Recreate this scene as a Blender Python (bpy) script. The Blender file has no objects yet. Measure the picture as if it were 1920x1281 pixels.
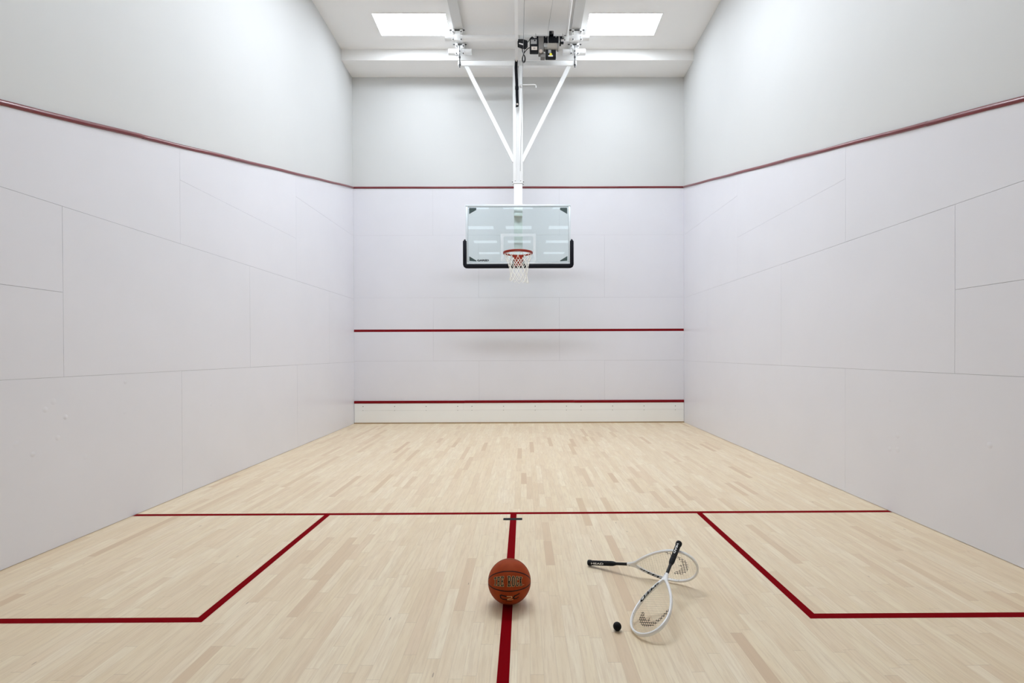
import bpy, bmesh, math, random
from mathutils import Vector, Matrix
random.seed(7)
S = bpy.context.scene
COL = S.collection
PI = math.pi

# ------------------------------------------------------------------ camera, world, exposure
D_CAM = 9.6816
cam_d = bpy.data.cameras.new('camera')
cam = bpy.data.objects.new('camera', cam_d)
COL.objects.link(cam)
yaw, pitch, roll = -.00509, -.00752, .00355
cy, sy, cp, sp, cr, sr = math.cos(yaw), math.sin(yaw), math.cos(pitch), math.sin(pitch), math.cos(roll), math.sin(roll)
fwd = Vector((-sy*cp, cy*cp, sp)); rt = Vector((cy, sy, 0)); up = rt.cross(fwd)
rt2 = cr*rt - sr*up; up2 = sr*rt + cr*up
m = Matrix((rt2, up2, -fwd)).transposed().to_4x4()
m.translation = Vector((.09108, -D_CAM, 1.35649))
cam.matrix_world = m
cam_d.sensor_fit = 'HORIZONTAL'
cam_d.sensor_width = 36
cam_d.lens = 935.148*36/1920
cam_d.shift_x = -27.14/1920
cam_d.shift_y = 28.93/1920
cam_d.clip_start = .02
S.camera = cam

w = bpy.data.worlds.new('world'); S.world = w; w.use_nodes = True
w.node_tree.nodes['Background'].inputs[0].default_value = (.9, .94, 1, 1)
w.node_tree.nodes['Background'].inputs[1].default_value = .3
S.view_settings.view_transform = 'Standard'
S.view_settings.look = 'None'
S.view_settings.gamma = 1
S.view_settings.use_curve_mapping = False
S.view_settings.exposure = 0.05
LIGHT_FRONT, LIGHT_COURT, LIGHT_REAR, LIGHT_HALL = 16.0, 38.0, 5.0, 2.6      # ceiling light panels, by row
S.cycles.use_denoising = True
S.cycles.max_bounces = 14
S.cycles.diffuse_bounces = 8
S.cycles.glossy_bounces = 5
S.cycles.transparent_max_bounces = 12
S.cycles.caustics_reflective = False
S.cycles.caustics_refractive = False
S.cycles.sample_clamp_indirect = 6

# ------------------------------------------------------------------ materials
def mat(name, col, rough=.5, metal=0., spec=.5, coat=0.):
    ma = bpy.data.materials.new(name); ma.use_nodes = True
    b = ma.node_tree.nodes['Principled BSDF']
    b.inputs['Base Color'].default_value = (*col, 1)
    b.inputs['Roughness'].default_value = rough
    b.inputs['Metallic'].default_value = metal
    b.inputs['Specular IOR Level'].default_value = spec
    b.inputs['Coat Weight'].default_value = coat
    return ma
class NT:
    def __init__(s, ma): s.t = ma.node_tree; s.b = s.t.nodes['Principled BSDF']
    def n(s, typ, **kw):
        nd = s.t.nodes.new(typ)
        for k, v in kw.items(): setattr(nd, k, v)
        return nd
    def l(s, a, b): s.t.links.new(a, b)
    def math(s, op, a, b=None, c=None):
        nd = s.n('ShaderNodeMath', operation=op)
        for i, v in enumerate((a, b, c)):
            if v is None: continue
            if isinstance(v, (int, float)): nd.inputs[i].default_value = v
            else: s.l(v, nd.inputs[i])
        return nd.outputs[0]
    def ramp(s, fac, stops):
        r = s.n('ShaderNodeValToRGB'); e = r.color_ramp.elements
        while len(e) < len(stops): e.new(.5)
        for q, (p, c) in zip(e, stops): q.position = p; q.color = (*c, 1)
        s.l(fac, r.inputs[0]); return r.outputs[0]
    def mix(s, fac, a, b, mode='MIX'):
        nd = s.n('ShaderNodeMix', data_type='RGBA', blend_type=mode)
        for i, v in ((0, fac), (6, a), (7, b)):
            if isinstance(v, (int, float)): nd.inputs[i].default_value = v
            elif isinstance(v, tuple): nd.inputs[i].default_value = (*v, 1)
            else: s.l(v, nd.inputs[i])
        return nd.outputs[2]
    def bump(s, h, strength, dist):
        nd = s.n('ShaderNodeBump'); nd.inputs['Strength'].default_value = strength; nd.inputs['Distance'].default_value = dist
        s.l(h, nd.inputs['Height']); s.l(nd.outputs[0], s.b.inputs['Normal'])
    def noise(s, vec, scale, detail=3, rough=.5):
        nd = s.n('ShaderNodeTexNoise'); nd.inputs['Scale'].default_value = scale
        nd.inputs['Detail'].default_value = detail; nd.inputs['Roughness'].default_value = rough
        s.l(vec, nd.inputs['Vector']); return nd.outputs['Fac']

def painted(name, col, rough, var, scale, bump=.02):
    ma = mat(name, col, rough, spec=.35); t = NT(ma)
    tc = t.n('ShaderNodeTexCoord').outputs['Object']
    n1 = t.noise(tc, scale, 4)
    c = t.ramp(n1, [(.3, tuple(x*(1-var) for x in col)), (.7, tuple(min(1, x*(1+var)) for x in col))])
    t.l(c, t.b.inputs['Base Color'])
    t.bump(t.noise(tc, 260, 2), bump, .002)
    return ma
M = {}
M['plaster'] = painted('white_wall_paint', (.635, .642, .638), .6, .012, 1.3)
M['ceiling'] = painted('white_ceiling_paint', (.875, .872, .865), .7, .01, 1.1)
M['panel'] = painted('court_wall_panel', (.745, .745, .79), .25, .012, 1.7, .02)
M['gap'] = mat('panel_joint', (.20, .20, .21), .8)
M['red_metal'] = mat('red_metal_profile', (.16, .010, .016), .28, spec=.55, coat=.2)
M['red_paint'] = mat('red_line_paint', (.195, .0018, .006), .5, spec=.12)
M['red_floor'] = mat('red_floor_paint', (.205, .001, .004), .6, spec=.01)
M['tin'] = painted('tin_white_paint', (.87, .88, .86), .45, .01, 2)
M['batten'] = mat('brown_batten', (.38, .27, .15), .6)
M['dark'] = mat('dark_steel', (.03, .03, .033), .45, spec=.5)
M['screw'] = mat('screw_grey', (.10, .10, .10), .5)
M['black_tape'] = mat('black_tape', (.016, .021, .022), .75, spec=.08)
M['white_steel'] = mat('white_powder_coat', (.83, .835, .835), .4)
M['alu'] = mat('aluminium_edge', (.66, .71, .74), .4, .3)
M['pad'] = mat('black_rubber_padding', (.006, .006, .010), .7, spec=.15)
M['bracket_green'] = mat('dark_corner_clip', (.035, .06, .06), .5)
M['rim'] = mat('orange_red_enamel', (.27, .022, .008), .4, spec=.3)
M['net'] = mat('white_nylon', (.86, .85, .80), .7)
M['frost'] = mat('white_line_on_glass', (.80, .84, .86), .4)
M['ink'] = mat('black_print', (.004, .004, .005), .6, spec=.15)
M['strap'] = mat('black_webbing', (.006, .006, .008), .8, spec=.15)
M['zinc'] = mat('zinc_steel', (.62, .62, .61), .35, .8)
M['cable'] = mat('steel_cable', (.18, .18, .19), .45, .6)
M['black_steel'] = mat('black_powder_coat', (.004, .005, .008), .6, spec=.2)
M['gear'] = mat('grey_gearbox', (.15, .14, .13), .5, .2)
M['drum'] = mat('silver_drum', (.28, .28, .27), .45, .4)
M['wrap'] = mat('cable_wraps', (.40, .37, .33), .6)
M['cap'] = mat('cream_cap', (.45, .37, .32), .5)
M['cream'] = mat('cream_label', (.62, .55, .49), .6)
M['silver_label'] = mat('silver_label', (.30, .30, .30), .5)
M['yellow'] = mat('yellow_label', (.75, .68, .02), .6)
M['white_label'] = mat('white_label', (.7, .69, .68), .6)
M['grip'] = mat('black_grip', (.007, .008, .010), .7, spec=.25)
M['white_frame'] = mat('white_lacquer', (.86, .86, .86), .25, coat=.4)
M['shaft'] = mat('black_lacquer', (.006, .006, .007), .4, spec=.25)
M['string'] = mat('string', (.80, .73, .58), .6, spec=.2)
M['print_white'] = mat('white_print', (.85, .85, .83), .5)
M['cream_ink'] = mat('cream_print', (.70, .50, .26), .5)
M['ball_black'] = mat('black_rubber', (.004, .004, .005), .6, spec=.2)
M['pcb'] = mat('junction_box_black', (.006, .006, .008), .6, spec=.2)

# ceiling light diffuser: lamp surface
def lamp_material(name, strength):
    ml = bpy.data.materials.new(name); ml.use_nodes = True
    nt = ml.node_tree; nt.nodes.clear()
    e = nt.nodes.new('ShaderNodeEmission'); o = nt.nodes.new('ShaderNodeOutputMaterial')
    e.inputs[0].default_value = (.90, .97, 1.05, 1); e.inputs[1].default_value = strength
    nt.links.new(e.outputs[0], o.inputs[0]); return ml
M['lamp_front'] = lamp_material('light_diffuser_front', LIGHT_FRONT)
M['lamp_court'] = lamp_material('light_diffuser_court', LIGHT_COURT)
M['lamp_rear'] = lamp_material('light_diffuser_rear', LIGHT_REAR)
M['lamp_hall'] = lamp_material('light_diffuser_hall', LIGHT_HALL)

# backboard glass: clear tinted sheet with mirror reflection
mg = bpy.data.materials.new('backboard_glass'); mg.use_nodes = True
nt = mg.node_tree; nt.nodes.clear()
tr = nt.nodes.new('ShaderNodeBsdfTransparent'); tr.inputs[0].default_value = (.915, .962, .955, 1)
gl = nt.nodes.new('ShaderNodeBsdfGlossy'); gl.inputs[1].default_value = .0; gl.inputs[0].default_value = (1, 1, 1, 1)
fr = nt.nodes.new('ShaderNodeFresnel'); fr.inputs[0].default_value = 1.5
mx = nt.nodes.new('ShaderNodeMixShader'); o = nt.nodes.new('ShaderNodeOutputMaterial')
gb = nt.nodes.new('ShaderNodeNewGeometry'); io = nt.nodes.new('ShaderNodeMath'); io.operation = 'MULTIPLY_ADD'
io.inputs[1].default_value = 1/1.5-1.5; io.inputs[2].default_value = 1.5
nt.links.new(gb.outputs['Backfacing'], io.inputs[0]); nt.links.new(io.outputs[0], fr.inputs[0])
nt.links.new(fr.outputs[0], mx.inputs[0]); nt.links.new(tr.outputs[0], mx.inputs[1]); nt.links.new(gl.outputs[0], mx.inputs[2])
nt.links.new(mx.outputs[0], o.inputs[0]); M['glass'] = mg

# maple strip floor
def floor_material():
    ma = mat('maple_strip_floor', (.6, .5, .38), .45, spec=.6); t = NT(ma)
    geo = t.n('ShaderNodeNewGeometry').outputs['Position']
    sep = t.n('ShaderNodeSeparateXYZ'); t.l(geo, sep.inputs[0])
    x, y = sep.outputs[0], sep.outputs[1]
    bw = .057
    rx = t.math('DIVIDE', x, bw); row = t.math('FLOOR', rx); fx = t.math('FRACT', rx)
    wn = t.n('ShaderNodeTexWhiteNoise', noise_dimensions='1D'); t.l(row, wn.inputs['W'])
    ln = t.math('MULTIPLY_ADD', wn.outputs['Value'], .5, .4)
    off = t.math('MULTIPLY', wn.outputs['Value'], 37.3)
    sy_ = t.math('ADD', t.math('DIVIDE', y, ln), off)
    seg = t.math('FLOOR', sy_); fy = t.math('FRACT', sy_)
    cmb = t.n('ShaderNodeCombineXYZ'); t.l(row, cmb.inputs[0]); t.l(seg, cmb.inputs[1])
    w2 = t.n('ShaderNodeTexWhiteNoise', noise_dimensions='2D'); t.l(cmb.outputs[0], w2.inputs['Vector'])
    cell = w2.outputs['Value']
    base = t.ramp(cell, [(0, (.64, .46, .285)), (.02, (.70, .53, .345)), (.07, (.76, .605, .415)), (.2, (.805, .665, .462)), (.5, (.83, .695, .492)),
                         (.75, (.85, .725, .52)), (1, (.88, .765, .57))])
    # tint towards pinkish / yellowish per board
    base = t.mix(.10, base, t.ramp(t.math('FRACT', t.math('MULTIPLY', cell, 71.7)), [(0, (.82, .64, .53)), (.5, (.76, .68, .56)), (1, (.80, .69, .46))]))
    # grain along the board, shifted per board
    gv = t.n('ShaderNodeCombineXYZ')
    t.l(t.math('MULTIPLY_ADD', cell, 53., t.math('MULTIPLY', x, 48.)), gv.inputs[0])
    t.l(t.math('MULTIPLY_ADD', cell, 17., t.math('MULTIPLY', y, 3.0)), gv.inputs[1])
    t.l(t.math('MULTIPLY', cell, 90.), gv.inputs[2])
    g = t.noise(gv.outputs[0], 1.6, 5, .62)
    base = t.mix(t.math('MULTIPLY', t.ramp(g, [(.36, (1, 1, 1)), (.54, (0, 0, 0))]), .38), base, (.60, .45, .29))
    # broader soft colour drift inside each board
    hv = t.n('ShaderNodeCombineXYZ')
    t.l(t.math('MULTIPLY_ADD', cell, 31., t.math('MULTIPLY', x, 13.)), hv.inputs[0])
    t.l(t.math('MULTIPLY_ADD', cell, 23., t.math('MULTIPLY', y, 1.9)), hv.inputs[1])
    h2 = t.noise(hv.outputs[0], 1.5, 3, .6)
    base = t.mix(t.math('MULTIPLY', t.ramp(h2, [(.40, (1, 1, 1)), (.60, (0, 0, 0))]), .30), base, (.70, .53, .34))
    # fine cathedral grain lines
    wv = t.n('ShaderNodeTexWave', wave_type='BANDS', bands_direction='X')
    wv.inputs['Scale'].default_value = 1.9; wv.inputs['Distortion'].default_value = 7; wv.inputs['Detail'].default_value = 2
    wv.inputs['Detail Scale'].default_value = .7
    t.l(gv.outputs[0], wv.inputs['Vector'])
    base = t.mix(t.math('MULTIPLY', wv.outputs['Fac'], .07), base, (.40, .26, .16))
    # sparse mineral flecks
    fv = t.n('ShaderNodeCombineXYZ'); t.l(t.math('MULTIPLY', x, 17.), fv.inputs[0]); t.l(t.math('MULTIPLY', y, 3.4), fv.inputs[1])
    vo = t.n('ShaderNodeTexVoronoi', feature='F1'); vo.inputs['Scale'].default_value = 1.0; t.l(fv.outputs[0], vo.inputs['Vector'])
    vs = t.n('ShaderNodeSeparateColor'); t.l(vo.outputs['Color'], vs.inputs[0])
    fleck = t.math('MULTIPLY', t.math('LESS_THAN', vo.outputs['Distance'], .055), t.math('GREATER_THAN', vs.outputs[0], .72))
    base = t.mix(t.math('MULTIPLY', fleck, .6), base, (.22, .14, .09))
    # joints
    ex = t.math('MINIMUM', fx, t.math('SUBTRACT', 1., fx))
    jx = t.math('LESS_THAN', ex, .011)
    ey = t.math('MULTIPLY', t.math('MINIMUM', fy, t.math('SUBTRACT', 1., fy)), ln)
    jy = t.math('LESS_THAN', ey, .0009)
    j = t.math('MAXIMUM', t.math('MULTIPLY', jx, .30), t.math('MULTIPLY', jy, .42))
    base = t.mix(j, base, (.28, .19, .12))
    t.l(base, t.b.inputs['Base Color'])
    t.l(t.math('MULTIPLY_ADD', g, .15, .36), t.b.inputs['Roughness'])
    return ma
M['floor'] = floor_material()

def ball_material():
    ma = mat('composite_leather', (.33, .048, .009), .6, spec=.12); t = NT(ma)
    tc = t.n('ShaderNodeTexCoord').outputs['Object']
    n1 = t.noise(tc, 22, 4)
    t.l(t.ramp(n1, [(.3, (.29, .040, .007)), (.7, (.35, .054, .009))]), t.b.inputs['Base Color'])
    vo = t.n('ShaderNodeTexVoronoi'); vo.inputs['Scale'].default_value = 420; t.l(tc, vo.inputs['Vector'])
    t.bump(vo.outputs['Distance'], .5, .0012)
    return ma
M['leather'] = ball_material()

# ------------------------------------------------------------------ mesh helpers
def finish(bm, name, ma, parent=None, smooth=True, angle=40):
    me = bpy.data.meshes.new(name)
    bmesh.ops.recalc_face_normals(bm, faces=bm.faces)
    bm.to_mesh(me); bm.free()
    if smooth:
        for p in me.polygons: p.use_smooth = True
        me.set_sharp_from_angle(angle=math.radians(angle))
    me.materials.append(ma)
    ob = bpy.data.objects.new(name, me); COL.objects.link(ob)
    if parent: ob.parent = parent
    return ob
def B(): return bmesh.new()
def box(bm, x0, x1, y0, y1, z0, z1, bev=0., mtx=None, seg=2):
    vs = [bm.verts.new((x, y, z)) for x in (x0, x1) for y in (y0, y1) for z in (z0, z1)]
    fs = [bm.faces.new([vs[i] for i in q]) for q in ((0, 1, 3, 2), (4, 6, 7, 5), (0, 4, 5, 1), (2, 3, 7, 6), (0, 2, 6, 4), (1, 5, 7, 3))]
    bmesh.ops.recalc_face_normals(bm, faces=fs)
    geom = vs
    if bev > 0:
        es = list({e for f in fs for e in f.edges})
        r = bmesh.ops.bevel(bm, geom=es, offset=bev, segments=seg, affect='EDGES', profile=.5)
        geom = list({v for f in r['faces'] for v in f.verts} | {v for v in vs if v.is_valid})
    if mtx is not None: bmesh.ops.transform(bm, matrix=mtx, verts=[v for v in geom if v.is_valid])
    return bm
def frames(pts, closed=False):
    n = len(pts); T = []
    for i in range(n):
        a = pts[(i-1) % n] if (closed or i > 0) else pts[i]
        b = pts[(i+1) % n] if (closed or i < n-1) else pts[i]
        T.append((b-a).normalized())
    ref = Vector((0, 0, 1)) if abs(T[0].z) < .9 else Vector((1, 0, 0))
    N = [(ref - T[0]*ref.dot(T[0])).normalized()]
    for i in range(1, n):
        v = N[-1] - T[i]*N[-1].dot(T[i]); N.append(v.normalized())
    return T, N
def tube(bm, pts, r, seg=8, closed=False, cap=True):
    pts = [Vector(p) for p in pts]; n = len(pts)
    rs = r if isinstance(r, (list, tuple)) else [r]*n
    T, N = frames(pts, closed); rings = []
    for p, t, nn, q in zip(pts, T, N, rs):
        b = t.cross(nn)
        rings.append([bm.verts.new(p + q*(math.cos(2*PI*k/seg)*nn + math.sin(2*PI*k/seg)*b)) for k in range(seg)])
    for i in range(n if closed else n-1):
        A, C = rings[i], rings[(i+1) % n]
        for k in range(seg): bm.faces.new((A[k], A[(k+1) % seg], C[(k+1) % seg], C[k]))
    if cap and not closed:
        bm.faces.new(rings[0][::-1]); bm.faces.new(rings[-1])
    return bm
def bar(bm, p, q, wx, wy, ref=(0, 0, 1)):
    """rectangular bar from p to q; wx across ref-perpendicular, wy along ref-ish"""
    p, q = Vector(p), Vector(q); t = (q-p).normalized(); ref = Vector(ref)
    u = t.cross(ref).normalized(); v = u.cross(t)
    vs = [bm.verts.new(c + a*u*wx/2 + b*v*wy/2) for c in (p, q) for a, b in ((-1, -1), (1, -1), (1, 1), (-1, 1))]
    for f in ((0, 1, 2, 3), (4, 7, 6, 5), (0, 4, 5, 1), (1, 5, 6, 2), (2, 6, 7, 3), (3, 7, 4, 0)): bm.faces.new([vs[i] for i in f])
    return bm
def lathe(bm, prof, origin, axis, seg=24, squash=None):
    """prof: [(s along axis, radius)]"""
    axis = Vector(axis).normalized(); origin = Vector(origin)
    ref = Vector((0, 0, 1)) if abs(axis.z) < .9 else Vector((1, 0, 0))
    n = (ref - axis*ref.dot(axis)).normalized(); b = axis.cross(n); rings = []
    for s, r in prof:
        rings.append([bm.verts.new(origin + axis*s + r*(math.cos(2*PI*k/seg)*n + math.sin(2*PI*k/seg)*b)) for k in range(seg)])
    for A, C in zip(rings, rings[1:]):
        for k in range(seg): bm.faces.new((A[k], A[(k+1) % seg], C[(k+1) % seg], C[k]))
    bm.faces.new(rings[0][::-1]); bm.faces.new(rings[-1])
    return bm
def prism(bm, poly, y0, y1, axes='xz'):
    """extrude a polygon (a,b) between two values of the third axis"""
    def P(a, b, c): return {'xz': (a, c, b), 'yz': (c, a, b), 'xy': (a, b, c)}[axes]
    A = [bm.verts.new(P(a, b, y0)) for a, b in poly]; C = [bm.verts.new(P(a, b, y1)) for a, b in poly]
    fs = [bm.faces.new(A), bm.faces.new(C[::-1])]; n = len(poly)
    for i in range(n): fs.append(bm.faces.new((A[i], C[i], C[(i+1) % n], A[(i+1) % n])))
    bmesh.ops.recalc_face_normals(bm, faces=fs)
    return bm
def thing(name, label, cat, loc=(0, 0, 0), group=None):
    ob = bpy.data.objects.new(name, None); COL.objects.link(ob)
    ob.location = loc; ob.empty_display_size = .1
    return tag(ob, label, cat, group)
def tag(ob, label, cat, group=None):
    ob['label'] = label; ob['category'] = cat
    if group: ob['group'] = group
    return ob
def struct(ob, label, cat):
    ob['kind'] = 'structure'; ob['label'] = label; ob['category'] = cat; return ob
def text_mesh(body, bold=0., fine=.06):
    """default-font lettering as (verts, faces), x from 0..width, y from 0..cap height 1"""
    cu = bpy.data.curves.new('lettering', 'FONT'); cu.body = body; cu.size = 1; cu.offset = bold; cu.resolution_u = 4
    ob = bpy.data.objects.new('lettering', cu); COL.objects.link(ob)
    dg = bpy.context.evaluated_depsgraph_get()
    me = bpy.data.meshes.new_from_object(ob.evaluated_get(dg))
    bpy.data.objects.remove(ob); bpy.data.curves.remove(cu)
    bm = bmesh.new(); bm.from_mesh(me); bpy.data.meshes.remove(me)
    for _ in range(5):
        es = [e for e in bm.edges if e.calc_length() > fine]
        if not es: break
        bmesh.ops.subdivide_edges(bm, edges=es, cuts=1)
        bmesh.ops.triangulate(bm, faces=[f for f in bm.faces if len(f.verts) > 4])
    xs = [v.co.x for v in bm.verts]; ys = [v.co.y for v in bm.verts]
    x0, y0, W, H = min(xs), min(ys), max(xs)-min(xs), max(ys)-min(ys)
    for v in bm.verts: v.co.x = (v.co.x-x0)/W; v.co.y = (v.co.y-y0)/H
    return bm                                         # unit box 0..1 x 0..1
def map_bm(bm, fn):
    for v in bm.verts: v.co = fn(v.co.x, v.co.y)
    return bm

# ------------------------------------------------------------------ setting
HX = 3.2          # half width of the court
HB = -22.0        # far end of the hall behind the viewpoint
CEIL = 6.90
floor = struct(finish(box(B(), -HX-.3, HX+.3, HB-.2, .3, -.12, 0), 'floor', M['floor'], smooth=False), 'pale maple strip floor with red court lines', 'floor')
def line(name, polys):
    bm = B()
    for x0, x1, y0, y1 in polys: box(bm, x0, x1, y0, y1, 0.0002, .0008)
    return finish(bm, name, M['red_floor'], floor, smooth=False)
line('short_line', [(-HX+.001, HX-.001, -5.49, -5.44)])
line('half_court_line', [(-.027, .025, -9.75, -5.4905)])
for s in (-1, 1):
    bm = B()
    a, b, c = 1.545*s, 1.592*s, (HX-.001)*s
    prism(bm, [(a, -5.4905), (b, -5.4905), (b, -7.113), (c, -7.113), (c, -7.160), (a, -7.160)], .0002, .0008, 'xy')
    finish(bm, 'service_box_line', M['red_floor'], floor, smooth=False)

# front wall
wf = struct(finish(box(B(), -HX-.3, HX+.3, .012, .3, 0, CEIL+.3), 'wall_front', M['plaster'], smooth=False), 'white front wall with pale panelled lower part behind the hoop', 'wall')
def out_z(d): return 4.555 - .2495*d          # sloping top edge of the side wall panels, d = distance from the front wall
def panels(rects, place, top=None):
    bm = B()
    for (a0, a1, z0, z1) in rects:
        g = random.uniform(.0006, .0013)
        pl = [(a0+g, z0+g), (a1-g, z0+g), (a1-g, z1-g), (a0+g, z1-g)]
        if top:
            t0, t1 = top(a0), top(a1)
            q = []
            for i in range(4):                       # clip under the sloping line z <= top(a)
                p, r = pl[i], pl[(i+1) % 4]
                fp, frr = p[1]-top(p[0]), r[1]-top(r[0])
                if fp <= 0: q.append(p)
                if fp*frr < 0:
                    k = fp/(fp-frr); q.append((p[0]+k*(r[0]-p[0]), p[1]+k*(r[1]-p[1])))
            pl = q
        if len(pl) >= 3: place(bm, pl)
    return bm
fr_r = []
def cells(xs, z0, z1):
    return [(p, q, z0, z1) for p, q in zip(xs, xs[1:])]
fr_r += cells([-HX, -.782, 1.659, HX], 0, 1.212) + cells([-HX, -1.665, .782, HX], 1.212, 2.437)
fr_r += cells([-HX, -.782, 1.659, HX], 2.437, 3.645) + cells([-HX, -1.665, .782, HX], 3.645, 4.565)
finish(panels(fr_r, lambda bm, pl: prism(bm, pl, .0, .011)), 'wall_panels', M['panel'], wf, smooth=False)
finish(box(B(), -HX, HX, .0095, .0119, 0, 4.56), 'panel_joint', M['gap'], wf, smooth=False)
finish(box(B(), -HX+.001, HX-.001, -.0015, 0, 1.778, 1.824), 'service_line', M['red_paint'], wf, smooth=False)
bm = B(); prism(bm, [(.012, 4.548), (-.006, 4.548), (-.014, 4.556), (-.016, 4.566), (-.012, 4.578), (.0, 4.588), (.012, 4.588)], -HX+.01, HX-.01, 'yz')
finish(bm, 'out_line_profile', M['red_metal'], wf)

# side walls
def side_rects():
    r = []
    r += cells([0, 2.43, 4.872, 7.31, 9.75], .0028, 1.198)
    r += cells([0, 1.222, 3.665, 6.098], 1.198, 2.418)
    r += [(6.098, 8.54, 1.198, 1.803), (6.098, 8.54, 1.803, 2.418), (8.54, 9.75, 1.198, 2.418)]
    r += [(0, 2.43, 2.418, 3.635), (0, 2.43, 3.635, 4.6), (2.43, 4.872, 2.418, 3.03), (2.43, 4.872, 3.03, 4.4), (4.872, 9.75, 2.418, 4)]
    return r
dents = {-1: [(-6.18, 1.03), (-6.24, .98), (-6.09, .91), (-5.56, .88), (-5.55, 1.13), (-6.15, .77), (-6.44, .78), (-6.33, .69), (-5.93, .59), (-4.43, .83)],
         1: [(-5.55, .66), (-5.46, .53), (-6.37, .73), (-5.55, .54), (-5.46, .95), (-4.62, 1.82), (-2.99, 2.34)]}
for s, nm in ((-1, 'left'), (1, 'right')):
    X = HX*s
    wl = struct(finish(box(B(), min(X+.012*s, X+.3*s), max(X+.012*s, X+.3*s), HB, .012, 0, CEIL+.3), 'wall_'+nm, M['plaster'], smooth=False),
                'white %s side wall with pale panels below a sloping red line' % nm, 'wall')
    def place(bm, pl, s=s, X=X): prism(bm, [(-a, z) for a, z in pl], X, X+.011*s, 'yz')
    pm = panels(side_rects(), place, out_z)
    for (dy, dz) in dents[s]:                       # small ball dents and blisters in the panel skin
        r = random.uniform(.016, .026); hgt = random.uniform(.0018, .0034); rings = []
        for k in range(5):
            q = k/4; rings.append([pm.verts.new((X - s*(hgt*math.cos(q*PI/2)**1.2) - s*.0001, dy + r*q*math.cos(j*PI/8), dz + r*q*math.sin(j*PI/8))) for j in range(16)] if k else [pm.verts.new((X-s*hgt, dy, dz))])
        for j in range(16): pm.faces.new((rings[0][0], rings[1][j], rings[1][(j+1) % 16]))
        for k in range(1, 4):
            for j in range(16): pm.faces.new((rings[k][j], rings[k+1][j], rings[k+1][(j+1) % 16], rings[k][(j+1) % 16]))
    finish(pm, 'wall_panels', M['panel'], wl, angle=30)
    bm = B(); prism(bm, [(0, 0), (-9.75, 0), (-9.75, out_z(9.75)-.01), (0, out_z(0)-.01)], X+.0095*s, X+.0119*s, 'yz')
    finish(bm, 'panel_joint', M['gap'], wl, smooth=False)
    # red half round profile along the sloping out line, in lengths
    bm = B()
    sec = [(.0, -.004), (-.010, -.002), (-.017, .006), (-.019, .014), (-.015, .024), (-.007, .031), (-.004, .034), (.0, .036), (.012, .036), (.012, -.004)]
    joints = [.0, 1.85, 3.9, 5.35, 7.6, 9.75] if s < 0 else [0, 2.05, 3.75, 5.85, 6.1, 8.3, 9.75]
    for ji, (p, q) in enumerate(zip(joints, joints[1:])):
        dz = random.uniform(-.0015, .0015); n = 9; ring = []
        for i in range(n):
            d = p+.0006 + (q-p-.0012)*i/(n-1)
            wob = .0022*math.sin(d*5.1+s)
            ring.append([bm.verts.new((X + s*(a*(1+.25*math.sin(d*3.7))), -d, out_z(d)+b+dz+wob)) for a, b in sec])
        for A, C in zip(ring, ring[1:]):
            for k in range(len(sec)): bm.faces.new((A[k], A[(k+1) % len(sec)], C[(k+1) % len(sec)], C[k]))
        bm.faces.new(ring[0]); bm.faces.new(ring[-1][::-1])
    finish(bm, 'out_line_profile', M['red_metal'], wl)
struct(finish(box(B(), -HX-.3, HX+.3, HB-.3, HB, 0, CEIL+.3), 'wall_back', M['plaster'], smooth=False), 'white end wall of the hall behind the viewpoint', 'wall')
struct(finish(box(B(), -HX-.3, HX+.3, HB-.3, .3, CEIL, CEIL+.2), 'ceiling', M['ceiling'], smooth=False), 'flat white ceiling with inset light panels', 'ceiling')
struct(finish(box(B(), -HX-.012, HX+.012, -.546, .012, 6.70, CEIL), 'trim_1', M['ceiling'], smooth=False), 'white boxed soffit across the top of the front wall', 'soffit')
for s, nm, n in ((-1, 'left', 2), (1, 'right', 3)):
    bm = B(); x = 1.0*s + (.004 if s < 0 else -.01)
    box(bm, x-.078, x+.078, -9.75, -.546, 6.812, 6.826)
    box(bm, x-.008, x+.008, -9.75, -.546, 6.826, CEIL)
    struct(finish(bm, 'trim_%d' % n, M['plaster'], smooth=False), 'white flanged beam along the ceiling %s of the hoist' % ('to the left' if s < 0 else 'to the right'), 'beam')

# ------------------------------------------------------------------ ceiling lights
def light_panel(x, y, wx, label, group=None, lamp='lamp_front'):
    t = thing('ceiling_light', label, 'ceiling light', (x, y, CEIL), group)
    bm = B(); h, k, f = wx/2, .278, .012
    for a in ((-h-f, h+f, -k-f, -k), (-h-f, h+f, k, k+f), (-h-f, -h, -k, k), (h, h+f, -k, k)): box(bm, *a, -.008, 0)
    finish(bm, 'frame', M['white_steel'], t, smooth=False)
    finish(box(B(), -h+.0005, h-.0005, -k+.0005, k-.0005, -.006, -.001), 'diffuser', M[lamp], t, smooth=False)
    return t
light_panel(-1.768, -1.229, 1.192, 'lit white ceiling light panel to the left of the hoop mast')
light_panel(1.778, -1.232, 1.186, 'lit white ceiling light panel to the right of the hoop mast')
for y, lamp in ((-3.75, 'lamp_court'), (-6.43, 'lamp_rear')):
    for x in (-1.22, 0, 1.22): light_panel(x, y, 1.19, 'white ceiling light panel above the court, out of view', 'court lights out of view', lamp)
for y in (-11.2, -14.3, -17.1, -19.9):
    for x in (-1.80, -.12, 1.77): light_panel(x, y, 1.14, 'white ceiling light panel seen only as a reflection in the glass backboard', 'lights mirrored in the backboard', 'lamp_hall')

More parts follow.
